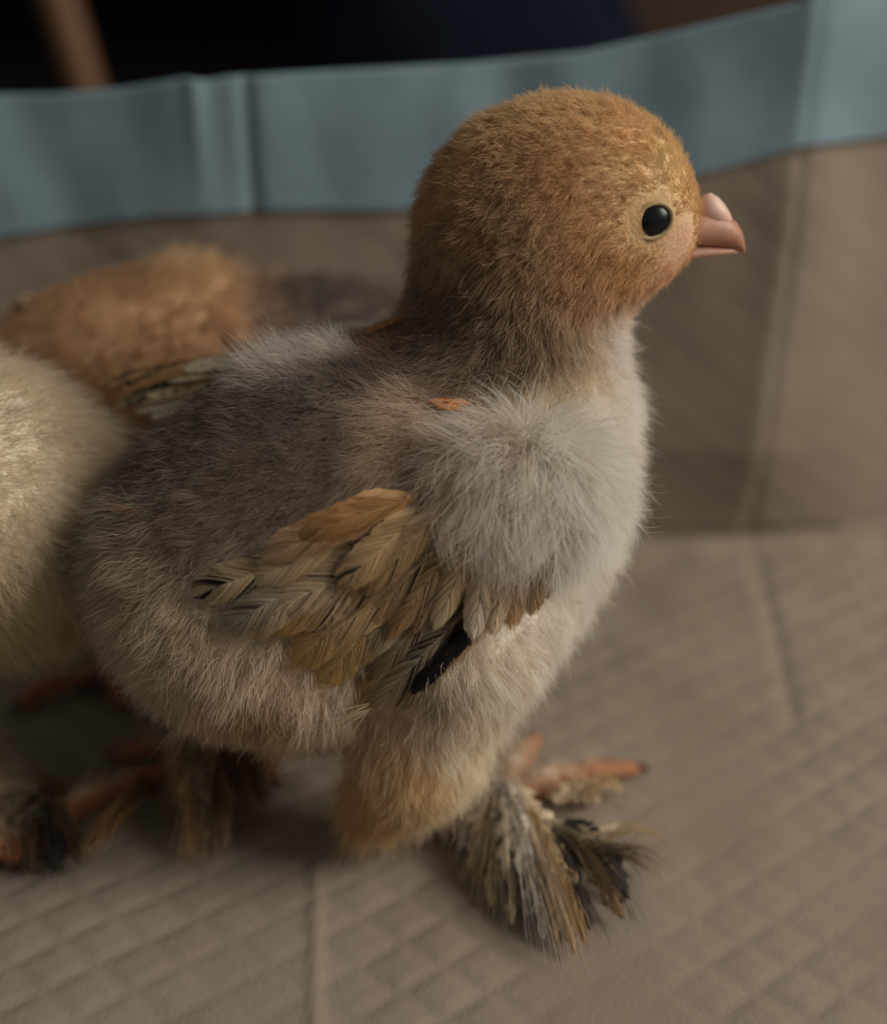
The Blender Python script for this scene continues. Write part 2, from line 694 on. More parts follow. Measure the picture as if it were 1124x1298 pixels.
def vnoise(x, y, seed=0):
    """Smooth value noise."""
    r = np.random.default_rng(seed)
    T = r.random((64, 64))
    xi, yi = np.floor(x).astype(int), np.floor(y).astype(int)
    fx, fy = x - xi, y - yi
    fx, fy = fx * fx * (3 - 2 * fx), fy * fy * (3 - 2 * fy)
    g = lambda a, b: T[a % 64, b % 64]
    return (g(xi, yi) * (1 - fx) * (1 - fy) + g(xi + 1, yi) * fx * (1 - fy) + g(xi, yi + 1) * (1 - fx) * fy + g(xi + 1, yi + 1) * fx * fy)


def wall_y(x, z):
    """Depth of the standing wall: shallow folds and the corner crease."""
    d = np.zeros_like(x)
    d -= 0.007 * np.clip((x - 0.01) / (XC - 0.01), 0, 1) ** 1.5 * np.where(x < XC, 1, 0)
    d += np.where(x >= XC, -0.007 + (x - XC) * 0.28, 0)
    d += 0.004 * (vnoise(x * 22 + 5, z * 4 + 1, 3) - 0.5) * np.clip(z / 0.08, 0, 1)
    d += 0.0010 * (vnoise(x * 90 + z * 14, z * 16, 6) - 0.5) * np.clip((z - 0.08) / 0.02, 0, 1)
    d += 0.0022 * (vnoise(x * 70, z * 45, 4) - 0.5) * np.clip((z - 0.05) / 0.03, 0, 1)
    return YW + d * np.clip(z / 0.03, 0, 1)


def quilt(x, s):
    p = 0.0100
    a = np.abs(((x * 0.75 + s) / p) % 1 - 0.5) * 2
    b = np.abs(((x * 0.75 - s) / p) % 1 - 0.5) * 2
    g = np.minimum(a, b)
    h = 1 - np.exp(-(g / 0.28) ** 2)
    amp = 0.1 + 1.5 * vnoise(x * 40, s * 40, 9)
    return h * 0.00034 * amp + 0.0012 * (vnoise(x * 90, s * 90, 10) - 0.5) * 0.7


def line_groove(x, y, a, b, w, h):
    ab = b - a
    L2 = np.dot(ab, ab)
    t = np.clip(((x - a[0]) * ab[0] + (y - a[1]) * ab[1]) / L2, 0, 1)
    d = np.hypot(x - a[0] - t * ab[0], y - a[1] - t * ab[1])
    return h * np.exp(-(d / w) ** 2)


m_pad, nt, N, L = new_mat('quilted_pad_tissue')
out = N.new('ShaderNodeOutputMaterial'); b = N.new('ShaderNodeBsdfPrincipled')
tc = N.new('ShaderNodeTexCoord'); nz = N.new('ShaderNodeTexNoise')
nz.inputs['Scale'].default_value = 30.0; nz.inputs['Detail'].default_value = 5
cr = N.new('ShaderNodeValToRGB')
cr.color_ramp.elements[0].color = (*lin((141, 127, 113)), 1); cr.color_ramp.elements[0].position = 0.3
cr.color_ramp.elements[1].color = (*lin((152, 139, 125)), 1); cr.color_ramp.elements[1].position = 0.7
n2 = N.new('ShaderNodeTexNoise'); n2.inputs['Scale'].default_value = 900.0
bp = N.new('ShaderNodeBump'); bp.inputs['Strength'].default_value = 0.25; bp.inputs['Distance'].default_value = 0.0004
L.new(tc.outputs['Object'], nz.inputs['Vector']); L.new(tc.outputs['Object'], n2.inputs['Vector'])
L.new(nz.outputs['Fac'], cr.inputs['Fac']); L.new(cr.outputs['Color'], b.inputs['Base Color'])
L.new(n2.outputs['Fac'], bp.inputs['Height']); L.new(bp.outputs['Normal'], b.inputs['Normal'])
b.inputs['Roughness'].default_value = 0.9; b.inputs['Specular IOR Level'].default_value = 0.1
L.new(b.outputs['BSDF'], out.inputs['Surface'])

m_blue, nt, N, L = new_mat('blue_plastic_film')
out = N.new('ShaderNodeOutputMaterial'); b = N.new('ShaderNodeBsdfPrincipled')
tc = N.new('ShaderNodeTexCoord'); nz = N.new('ShaderNodeTexNoise')
nz.inputs['Scale'].default_value = 60.0; nz.inputs['Detail'].default_value = 6
cr = N.new('ShaderNodeValToRGB')
cr.color_ramp.elements[0].color = (*lin((134, 158, 168)), 1); cr.color_ramp.elements[0].position = 0.3
cr.color_ramp.elements[1].color = (*lin((148, 173, 183)), 1); cr.color_ramp.elements[1].position = 0.75
bp = N.new('ShaderNodeBump'); bp.inputs['Strength'].default_value = 0.35; bp.inputs['Distance'].default_value = 0.0015
L.new(tc.outputs['Object'], nz.inputs['Vector']); L.new(nz.outputs['Fac'], cr.inputs['Fac'])
L.new(cr.outputs['Color'], b.inputs['Base Color'])
L.new(nz.outputs['Fac'], bp.inputs['Height']); L.new(bp.outputs['Normal'], b.inputs['Normal'])
b.inputs['Roughness'].default_value = 0.55; b.inputs['Specular IOR Level'].default_value = 0.3
tr = N.new('ShaderNodeBsdfTranslucent'); L.new(cr.outputs['Color'], tr.inputs['Color'])
mx = N.new('ShaderNodeMixShader'); mx.inputs['Fac'].default_value = 0.2
L.new(b.outputs['BSDF'], mx.inputs[1]); L.new(tr.outputs['BSDF'], mx.inputs[2])
L.new(mx.outputs['Shader'], out.inputs['Surface'])


def grid_faces(nr, nc):
    i, j = np.meshgrid(np.arange(nr - 1), np.arange(nc - 1), indexing='ij')
    a = (i * nc + j).ravel()
    return np.stack([a, a + 1, a + nc + 1, a + nc], 1).tolist()


pad = bpy.data.objects.new('absorbent_pad', None)
pad.location = (0, 0.2, 0)
COL.objects.link(pad)
pad['label'] = 'white quilted absorbent pad with blue film border, spread underfoot and standing up behind the chicks'
pad['category'] = 'pad'
bpy.context.view_layer.update()

# quilted sheet: floor rows in s (= y), fillet, then the standing wall up to the blue band
xs = np.concatenate([np.arange(-0.30, -0.13, 0.003), np.arange(-0.13, 0.13, 0.0009), np.arange(0.13, 0.301, 0.003)])
FIL = 0.006
s_floor = np.concatenate([np.arange(-0.06, 0.09, 0.003), np.arange(0.09, YW - FIL, 0.0009)])
s_fil = np.linspace(0, 1, 14)[1:-1]
s_wall = np.linspace(0, 1, 110)
rows = []
for s in s_floor:
    X = xs
    z = quilt(X, np.full_like(X, s))
    y = np.full_like(X, s)
    z = z + line_groove(X, y, G(958, 712)[:2], G(1004, 905)[:2], 0.0018, -0.0006)
    z = z + line_groove(X, y, G(401, 1075)[:2], G(399, 1330)[:2], 0.0010, 0.0005)
    z = z + 0.0025 * np.clip((s - 0.2) / 0.08, 0, 1) * vnoise(X * 18, y * 18, 12)
    rows.append(np.stack([X, y, z], 1))
zb = band_z(xs)
yl, zl = YW - FIL, rows[-1][:, 2]
for t in s_fil:
    a = t * math.pi / 2
    zz = zl + FIL * (1 - math.cos(a))
    yy = yl + FIL * math.sin(a)
    rows.append(np.stack([xs, np.full_like(xs, yy), zz + quilt(xs, np.full_like(xs, yl + FIL * a)) * 0.3], 1))
for t in s_wall:
    z = FIL + zl * 0.5 + t * (zb + 0.002 - FIL - zl * 0.5)
    y = wall_y(xs, z) - quilt(xs, YW + z) * 0.45
    y = y + 0.0007 * np.exp(-((xs - XC - 0.0006) / 0.0014) ** 2)
    rows.append(np.stack([xs, y, z], 1))
V = np.concatenate(rows)
link('quilted_sheet', mesh_from('quilted_sheet', V, grid_faces(len(rows), len(xs)), m_pad), pad)

# blue film band: rises from the quilt, folds over the rim and hangs a little behind
zt = top_z(xs)
rows = []
for t in np.linspace(0, 1, 60):
    z = zb + t * (zt - zb)
    y = wall_y(xs, z) - 0.0008 * (1 - t) - 0.0006
    y = y + 0.0005 * np.exp(-((xs - XC - 0.0006) / 0.0012) ** 2)
    y = y - 0.0012 * np.exp(-((xs - P(255, 180, YW)[0]) / 0.0022) ** 2) * t + 0.0010 * np.exp(-((xs - P(318, 180, YW)[0]) / 0.0016) ** 2)
    rows.append(np.stack([xs, y, z], 1))
y_top, z_top = rows[-1][:, 1], rows[-1][:, 2]
for a in np.linspace(0, math.pi, 8)[1:]:
    rows.append(np.stack([xs, y_top + 0.0009 * (1 - math.cos(a)), z_top + 0.0009 * math.sin(a)], 1))
for t in np.linspace(0, 1, 6)[1:]:
    rows.append(np.stack([xs, rows[67 - 0][:, 1] if False else y_top + 0.0018 + 0.001 * t, z_top - 0.012 * t], 1))
V = np.concatenate(rows)
link('blue_border', mesh_from('blue_border', V, grid_faces(len(rows), len(xs)), m_blue), pad, label='blue plastic film border')

# the dim room behind
def box(name, lo, hi, mat, parent=None, bev=0.0, **props):
    x0, y0, z0 = lo; x1, y1, z1 = hi
    V = [(x0, y0, z0), (x1, y0, z0), (x1, y1, z0), (x0, y1, z0), (x0, y0, z1), (x1, y0, z1), (x1, y1, z1), (x0, y1, z1)]
    Fc = [(0, 3, 2, 1), (4, 5, 6, 7), (0, 1, 5, 4), (1, 2, 6, 5), (2, 3, 7, 6), (3, 0, 4, 7)]
    o = link(name, mesh_from(name, V, Fc, mat, False), parent, **props)
    if bev:
        mo = o.modifiers.new('bevel', 'BEVEL'); mo.width = bev; mo.segments = 3
    return o


m_floor = simple_mat('dark_room_floor', (30, 24, 22), 0.7, 0.2, 0.2, 20)
m_wall = simple_mat('dark_room_wall', (16, 17, 22), 0.9, 0.1, 0.1, 8)
box('floor', (-1.6, -0.6, -0.03), (1.6, 2.2, -0.004), m_floor, kind='structure')
box('wall_back', (-1.6, 2.2, -0.03), (1.6, 2.25, 1.6), m_wall, kind='structure')

# ================================================================== CHICK A: the standing chick
FA = Frame(15)
HA = Frame(2)
rootA = chick_root('chick', tuple(G(480, 1020)), 'buff-headed chick standing in profile, with grey back, mottled brown wing and feathered feet',
                   'chicks on the pad')
CA = P(450, 640, 0.174)                    # a point of the mid-plane
HUB_R = G(632, 1015, 0.0035)
HOCK_R = P(478, 1018, 0.160)
HUB_L = G(262, 958, 0.0035)
HOCK_L = P(330, 905, 0.188)
pr = [
    E(FA, 430, 650, 0.173, (262, 192, 205), 12, 0.014),
    E(FA, 262, 730, 0.167, (125, 140, 130), 20, 0.014),
    E(FA, 370, 800, 0.170, (150, 140, 105), 0, 0.014),
    E(FA, 668, 560, 0.186, (118, 145, 165), 0, 0.014),
    E(FA, 615, 690, 0.179, (118, 140, 115), 0, 0.014),
    K(P(628, 490, 0.184), P(650, 335, 0.184), 0.0145, 0.0128, 0.012),
    E(HA, 714, 254, 0.184, (158, 112, 124), 4, 0.012),
    E(HA, 812, 282, 0.184, (46, 52, 40), -16, 0.008),
    E(HA, 784, 312, 0.184, (72, 60, 42), 18, 0.008),
    # legs
    K(P(585, 815, 0.161), P(535, 945, 0.160), 0.0112, 0.0080, 0.012),
    K(P(535, 945, 0.160), HOCK_R, 0.0080, 0.0040, 0.006),
    K(HOCK_R, HUB_R + np.array([0, 0, 0.001]), 0.0032, 0.0030, 0.003),
    K(P(400, 830, 0.186), P(345, 880, 0.188), 0.0105, 0.0065, 0.010),
    K(P(345, 880, 0.188), HUB_L + np.array([0, 0, 0.002]), 0.0045, 0.0030, 0.004),
]
tipsA = []
def toes(hub, targets, prims, store):
    for (px, py, ra, rb, cl) in targets:
        tip = G(px, py, rb + 0.0008)
        d = toe(prims, hub, tip, ra, rb)
        store.append((tip, d, cl, rb))
toes(HUB_R, [(678, 938, 0.0036, 0.0016, 0.0030), (802, 974, 0.0032, 0.0016, 0.0045), (722, 1165, 0.0028, 0.0016, 0.003), (575, 1046, 0.0026, 0.0017, 0.003)], pr, tipsA)
toes(HUB_L, [(150, 955, 0.0027, 0.0017, 0.004), (425, 940, 0.0030, 0.0019, 0.004), (340, 985, 0.0027, 0.0019, 0.004), (255, 1050, 0.0027, 0.0019, 0.004)], pr, tipsA)
VA, FcA = surface_nets(pr, 0.0009)
bvhA = bvh_of(VA, FcA)

BUFF = (214, 182, 120)
rowsA = [
    # head
    (700, 140, BUFF, 17, (-10, 10), .55), (800, 165, (216, 180, 116), 14, (-8, 4), .5), (610, 195, (204, 168, 108), 20, (-10, 10), .6),
    (700, 225, (200, 158, 96), 16, (-10, 8), .5), (640, 280, (186, 152, 102), 20, (-10, 10), .5), (770, 270, (204, 164, 102), 13, (-12, 4), .4),
    (855, 215, (218, 190, 124), 13, (-9, -6), .4), (810, 228, (214, 182, 118), 13, (-10, -4), .4), (872, 250, (208, 170, 104), 11, (-8, -8), .35),
    (760, 330, (200, 158, 98), 15, (-12, 8), .4), (800, 345, (208, 168, 98), 11, (-10, 8), .4), (850, 335, (208, 160, 105), 7, (-8, 3), .3),
    (735, 375, (195, 155, 104), 18, (-10, 10), .4), (560, 300, (176, 142, 98), 24, (-12, 10), .6), (540, 240, (190, 152, 100), 22, (-12, 2), .6),
    (845, 262, (205, 165, 100), 7, (-8, -6), .3), (800, 265, (196, 150, 84), 9, (-10, -3), .3),
    # neck
    (590, 400, (150, 122, 88), 28, (-8, 14), .45), (650, 450, (150, 126, 94), 28, (-6, 14), .4), (700, 420, (176, 148, 110), 26, (0, 14), .4),
    (740, 450, (205, 188, 155), 28, (6, 12), .45), (535, 390, (150, 120, 86), 28, (-12, 8), .5), (580, 470, (152, 130, 102), 28, (-10, 10), .4),
    # breast
    (790, 440, (240, 234, 220), 32, (16, 6), .65), (795, 520, (240, 235, 220), 32, (16, 8), .65), (790, 620, (238, 232, 216), 32, (14, 12), .6),
    (750, 520, (228, 222, 204), 30, (10, 10), .5), (690, 525, (215, 200, 152), 26, (0, 8), .35), (740, 690, (235, 228, 212), 34, (8, 16), .5),
    (690, 770, (232, 224, 206), 34, (8, 18), .5),
    # back
    (450, 470, (112, 94, 76), 22, (-14, 4), .4), (360, 520, (112, 97, 80), 20, (-14, 5), .4), (260, 550, (120, 106, 88), 20, (-14, 6), .4),
    (190, 590, (128, 114, 96), 24, (-14, 6), .4), (420, 570, (126, 106, 84), 22, (-14, 6), .35), (320, 620, (130, 108, 84), 22, (-14, 6), .35),
    (240, 670, (142, 118, 92), 24, (-14, 10), .35), (500, 460, (124, 102, 80), 24, (-14, 6), .4),
    # far shoulder, near shoulder
    (420, 405, (226, 216, 200), 44, (-22, 0), .6), (350, 430, (220, 210, 195), 46, (-22, 2), .6), (480, 400, (168, 128, 88), 26, (-14, 2), .5),
    (520, 520, (190, 168, 140), 34, (-16, 6), .4), (480, 580, (180, 156, 126), 34, (-16, 10), .35), (600, 540, (208, 190, 162), 30, (-10, 10), .35),
    # rump, belly, thigh
    (150, 650, (165, 150, 128), 36, (-20, 6), .5), (170, 720, (190, 172, 140), 36, (-18, 12), .5), (200, 800, (204, 188, 156), 36, (-14, 16), .5),
    (300, 860, (212, 196, 166), 38, (-6, 18), .5), (420, 880, (214, 200, 172), 36, (-2, 18), .5), (300, 760, (198, 182, 152), 34, (-12, 14), .4),
    (560, 900, (214, 200, 172), 40, (-2, 20), .45), (635, 860, (232, 222, 200), 34, (10, 18), .5), (590, 950, (228, 214, 184), 30, (4, 18), .45),
    (475, 1000, (214, 176, 110), 40, (-8, 20), .5), (520, 985, (226, 196, 136), 38, (-2, 20), .5), (450, 940, (212, 192, 152), 38, (-6, 20), .45),
    (600, 1000, (215, 198, 165), 30, (2, 16), .4),
    (330, 900, (190, 160, 115), 30, (-4, 16), .5),
]
plA = Plumage(bvhA, rowsA, 0.175, FA, CA)
foot_r, foot_l = HUB_R, HUB_L
eyeA = cast(bvhA, 828, 280, 0.18)[0]
loreA = cast(bvhA, 866, 300, 0.18)[0]


def legmaskA(p):
    z = p[:, 2]
    m = np.clip((0.0085 - z) / 0.002, 0, 1)
    dh = np.linalg.norm(p - HOCK_R, axis=1)
    m = m * np.clip((dh - 0.005) / 0.004, 0, 1)
    return m


def keepA(p):
    k = 1 - legmaskA(p)
    k = k * (np.linalg.norm((p - eyeA) * [1, 0.5, 1], axis=1) > 0.0037)
    k = k * (np.linalg.norm(p - loreA, axis=1) > 0.0031)
    eyeB = eyeA - 2 * np.dot(eyeA - P(722, 258, 0.184), HA.S) * HA.S
    k = k * (np.linalg.norm(p - eyeB, axis=1) > 0.0037)
    k = k * np.where((p[:, 2] > 0.085) & (p[:, 0] > 0.004), 2.2, 1.0)
    return k.astype(float)


def extraA(V, col):
    w = np.clip(1 - np.linalg.norm(V - loreA, axis=1) / 0.0045, 0, 1)[:, None]
    col = col * (1 - w) + lin((202, 156, 132)) * w
    w = np.clip(1.4 - np.linalg.norm(V - eyeA, axis=1) / 0.0036, 0, 1)[:, None]
    return col * (1 - w) + lin((176, 142, 98)) * w


bodyA = body_object(rootA, VA, FcA, plA, legmaskA, (160, 112, 82), extraA)
for tip, d, cl, rb in tipsA:
    claw(bodyA, tip, d, cl, rb * 0.85)
HC_A = P(722, 258, 0.184)
eyes(rootA, VA, FcA, bvhA, 828, 280, HA, HC_A, 29 * pxs(eyeA), 0.18, 0.86, 28)

# beak
SCB = pxs(HC_A)
BR = P(868, 300, 0.1835)
upper = [(-26, 24, -16, 27), (-8, 30, -14, 27), (8, 34, -12, 25), (24, 34, -12, 22), (40, 31, -13, 19), (54, 26, -14, 16), (65, 18, -16, 12), (73, 6, -19, 8), (78, -8, -23, 4), (79.5, -16, -26, 1.5)]
lower = [(-30, -6, -38, 24), (-10, -8, -33, 23), (10, -9, -29, 19), (30, -10, -26, 16), (48, -12, -24.5, 12), (62, -13, -23.5, 7), (70, -15, -22, 3)]
cere = [(14, 44, 18, 8), (20, 53, 16, 13), (29, 55, 15, 15), (38, 50, 13, 15), (47, 41, 13, 12), (54, 31, 15, 8), (58, 24, 17, 3)]
beak(rootA, HA, BR, [('upper_beak', upper, ((204, 158, 138), (182, 126, 96))), ('lower_beak', lower, ((204, 160, 140), (198, 148, 122))),
                     ('comb', cere, ((238, 206, 190), (230, 188, 168)))], SCB, 1)



# ---- the near wing of chick A: arm under white down, quills below
wp, wn = cast(bvhA, 610, 630, 0.16)
wc = wp - wn * 0.0035
mw = pxs(wp)
wr = [
    ('e', P(655, 628, wc[1] - 0.0028), basis(FA, 14, -4), np.array((106, 56, 84)) * mw, 0.006),
    ('e', P(520, 660, wc[1] - 0.001), basis(FA, 35, 4), np.array((120, 34, 70)) * mw, 0.008),
    ('e', P(450, 720, wc[1] + 0.0005), basis(FA, 40, 8), np.array((110, 26, 85)) * mw, 0.008),
    ('e', P(560, 730, wc[1] + 0.0005), basis(FA, 40, 0), np.array((110, 26, 70)) * mw, 0.008),
]
VW, FcW = surface_nets(wr, 0.0009)
bvhW = bvh_of(np.concatenate([VA, VW]), np.concatenate([FcA, FcW + len(VA)]))
rowsW = [
    (740, 610, (244, 240, 226), 74, (6, 22), .4), (700, 560, (240, 234, 218), 70, (4, 20), .45), (640, 570, (228, 218, 200), 72, (-4, 20), .4),
    (640, 640, (232, 224, 208), 84, (-3, 24), .28), (700, 650, (242, 236, 222), 86, (2, 24), .28), (570, 600, (212, 196, 170), 66, (-12, 18), .35),
    (560, 650, (210, 192, 165), 66, (-10, 20), .25), (500, 620, (196, 170, 132), 44, (-18, 14), .3), (480, 680, (180, 140, 90), 20, (-20, 12), .15),
    (420, 740, (180, 140, 92), 14, (-20, 14), .1), (540, 760, (176, 142, 100), 14, (-12, 18), .1), (610, 720, (185, 150, 106), 22, (-4, 20), .15), (700, 715, (236, 228, 210), 50, (2, 22), .3), (650, 765, (230, 220, 200), 40, (0, 22), .3), (560, 800, (226, 214, 190), 34, (-4, 22), .3),
    (440, 800, (222, 206, 176), 26, (-8, 20), .25), (350, 740, (190, 168, 134), 22, (-16, 12), .2),
]
plW = Plumage(bvh_of(VW, FcW), rowsW, 0.15, FA, CA, mirror=False)
wingA = mesh_from('wing', VW, FcW, MAT_SKIN)
set_tint(wingA, plW.at(VW)[0])
wingA = link('wing', wingA, rootA)

OUT = norm(-FA.S * 0.8 + np.array([0, -0.3, 0.35]))
# (base px, tip px, width px, base tint, tip tint, blotch amount, layer)
BF, CR, OR, GY, BK, TAN = (190, 158, 114), (222, 204, 172), (174, 136, 92), (160, 144, 120), (46, 42, 40), (180, 154, 120)
quills = [
    ((372, 712), (250, 752), 46, TAN, CR, .55, 0), ((392, 735), (284, 795), 44, GY, (190, 178, 160), .30, 1), ((395, 745), (312, 800), 40, TAN, CR, .1, 1),
    ((440, 690), (318, 735), 44, BF, CR, .05, 1), ((470, 740), (338, 790), 52, BF, (206, 172, 116), .0, 1), ((480, 745), (372, 838), 54, BF, (212, 180, 122), .05, 1),
    ((500, 760), (405, 862), 56, BF, (216, 186, 128), .0, 1), ((540, 790), (455, 892), 46, BF, (210, 184, 138), .05, 1),
    ((520, 690), (342, 770), 58, TAN, CR, .22, 2), ((540, 690), (372, 785), 60, TAN, (206, 184, 150), .28, 2), ((560, 700), (395, 815), 56, BF, (196, 172, 136), .22, 2),
    ((580, 700), (432, 838), 54, GY, (176, 158, 130), .22, 2), ((598, 715), (468, 855), 50, GY, (170, 148, 118), .18, 2), ((612, 745), (470, 890), 56, (120, 106, 90), (204, 186, 156), .36, 3),
    ((625, 760), (500, 893), 42, TAN, (196, 176, 144), .08, 2),
    ((560, 660), (422, 772), 40, TAN, (172, 146, 110), .25, 3), ((572, 670), (456, 790), 36, GY, BF, .2, 3), ((585, 672), (488, 800), 34, TAN, BF, .2, 4),
    ((590, 668), (520, 792), 30, (120, 104, 84), TAN, .2, 4), ((598, 672), (545, 786), 30, BF, CR, .12, 5),
    ((520, 630), (338, 700), 46, OR, (204, 176, 142), .04, 4), ((530, 626), (378, 676), 30, OR, (186, 146, 98), .05, 5), ((510, 625), (362, 690), 44, OR, (204, 150, 96), .03, 4),
    ((545, 640), (428, 735), 46, BF, (206, 178, 140), .32, 5), ((560, 640), (462, 742), 36, TAN, BF, .25, 5),
    ((612, 668), (592, 798), 34, BF, (226, 214, 196), .12, 5), ((640, 668), (616, 792), 34, OR, (222, 204, 176), .08, 5), ((655, 668), (640, 786), 36, BF, (206, 172, 128), .05, 4),
    ((680, 672), (664, 768), 34, OR, BF, .08, 5), ((695, 668), (684, 748), 30, BF, (190, 150, 100), .3, 5), ((575, 655), (560, 770), 36, TAN, (196, 168, 124), .12, 5),
]
quill_pts = []
BARBS = []
for i, (bp_, tp_, w, c0, c1, bl, lay) in enumerate(quills):
    b3, _ = cast(bvhW, bp_[0], bp_[1], 0.16)
    t3, _ = cast(bvhW, tp_[0], tp_[1], 0.16)
    quill_pts += [b3 + (t3 - b3) * f for f in (0.0, 0.2, 0.4, 0.6, 0.8, 0.95)]
    o3 = OUT * (0.0012 + 0.00055 * lay)
    mid = (bp_[0] + tp_[0]) / 2 - 4, (bp_[1] + tp_[1]) / 2 - 8
    m3, _ = cast(bvhW, mid[0], mid[1], 0.16)
    m3 = 0.5 * (b3 + t3) * 0.5 + 0.5 * m3 + OUT * 0.0012
    feather('wing_feather', wingA, [b3 + o3 * 0.6, m3 + o3, t3 + o3 * 1.1], w * mw, OUT, c0, c1, BK, 0.22, 0.05, 40, 9, bl * 0.75, i, 0.05, 0.42, BARBS)
# black vane patch on the lowest quill
b3 = cast(bvhW, 604, 768, 0.16)[0]; t3 = cast(bvhW, 520, 868, 0.16)[0]
feather('wing_feather', wingA, [b3 + OUT * 0.0036, 0.5 * (b3 + t3) + OUT * 0.0042, t3 + OUT * 0.0034], 26 * mw, OUT, (34, 31, 32), (60, 54, 50), BK, 0.2, 0.3, 40, 9, .6, 77, 0.15, 0.6, BARBS)
ptsD, colD, radD = grow_down(VW, FcW, plW, 60000, lambda p: np.where(p[:, 1] < wc[1] + 0.006, 1.0, 0.05) * np.where(p[:, 2] > P(600, 690, wc[1])[2], 1.0, 0.8), guides=2600, clump=0.6, lenvar=0.4)
hair_object('down', ptsD, colD, radD, MAT_DOWN, wingA)
hair_object('barbs', np.array([b[0] for b in BARBS]), np.clip(np.array([b[1] for b in BARBS]), 0.01, 0.9), np.full(len(BARBS), 0.000055), MAT_DOWN, wingA)

quill_pts += [v for v in VW[::30] if v[1] < wc[1] + 0.004]
kq = KDTree(len(quill_pts))
for i, q in enumerate(quill_pts):
    kq.insert(Vector(q), i)
kq.balance()


def shortenA(p):
    near = np.array([kq.find(Vector(q))[2] for q in p])
    return np.clip((near - 0.0005) / 0.0035, 0.3, 1.0)


ptsD, colD, radD = grow_down(VA, FcA, plA, 250000, keepA, guides=9000, lenmod=shortenA)
hair_object('down', ptsD, colD, radD, MAT_DOWN, rootA)

# a few long loose filaments below the wing
fil = []
for i in range(9):
    a = P(485 - i * 2, 890 + (i % 3) * 3, 0.149); b_ = P(362 + i * 9, 946 - (i % 4) * 9, 0.1475)
    ts = np.linspace(0, 1, 7)[:, None]
    md = 0.5 * (a + b_) + np.array([0, -0.001, 0.0006 * (i % 4)])
    fil.append((1 - ts) ** 2 * a + 2 * ts * (1 - ts) * md + ts ** 2 * b_)
hair_object('loose_filaments', np.array(fil), np.tile(lin((226, 208, 170)), (len(fil), 1)), np.full(len(fil), 0.00009), MAT_DOWN, wingA)

# ---- the far wing: quill tips showing beyond the back
fw = [('e', P(330, 520, 0.196), basis(FA, 20, 8), np.array((120, 24, 60)) * mw, 0.006), ('e', P(420, 470, 0.200), basis(FA, 25, 0), np.array((105, 34, 66)) * mw, 0.008)]
V2, F2 = surface_nets(fw, 0.0011)
me = mesh_from('wing', V2, F2, MAT_SKIN)
set_tint(me, np.tile(lin((205, 190, 168)), (len(V2), 1)))
wingF = link('wing', me, rootA)
for i, (a, b_, w, c0, c1, bl) in enumerate([((330, 455), (118, 492), 34, OR, (150, 112, 70), .45), ((330, 470), (150, 512), 36, BF, GY, .5), ((340, 480), (185, 500), 34, OR, CR, .25),
                                         ((350, 470), (205, 478), 30, BF, CR, .1), ((345, 488), (190, 528), 30, TAN, (206, 196, 180), .2), ((350, 462), (232, 468), 26, CR, (222, 206, 178), .05),
                                         ((330, 490), (172, 522), 20, CR, (224, 214, 196), .0)]):
    b3 = P(a[0], a[1], 0.193); t3 = P(b_[0], b_[1], 0.192)
    feather('wing_feather', wingF, [b3, 0.5 * (b3 + t3) + np.array([0, 0, 0.001]), t3], w * mw, norm([0.1, -0.55, 0.8]), c0, c1, BK, 0.2, 0.1, 34, 9, bl, 100 + i, 0.06, 0.45)

# small orange quills breaking through the down
for i, (a, b_, w) in enumerate([((600, 512), (540, 516), 9), ((592, 519), (548, 522), 8), ((172, 648), (140, 640), 12), ((185, 652), (150, 648), 12), ((520, 400), (448, 396), 26), ((505, 412), (455, 408), 22)]):
    b3, n3 = cast(bvhA, a[0], a[1], 0.18, 0.0002); t3, _ = cast(bvhA, b_[0], b_[1], 0.18, 0.0017)
    feather('body_feather', rootA, [b3, 0.5 * (b3 + t3) + n3 * 0.0006, t3], w * mw, n3, (206, 128, 54), (190, 120, 60) if i < 4 else (150, 112, 76), BK, 0.2, 0.1, 16, 5, .05, 200 + i)


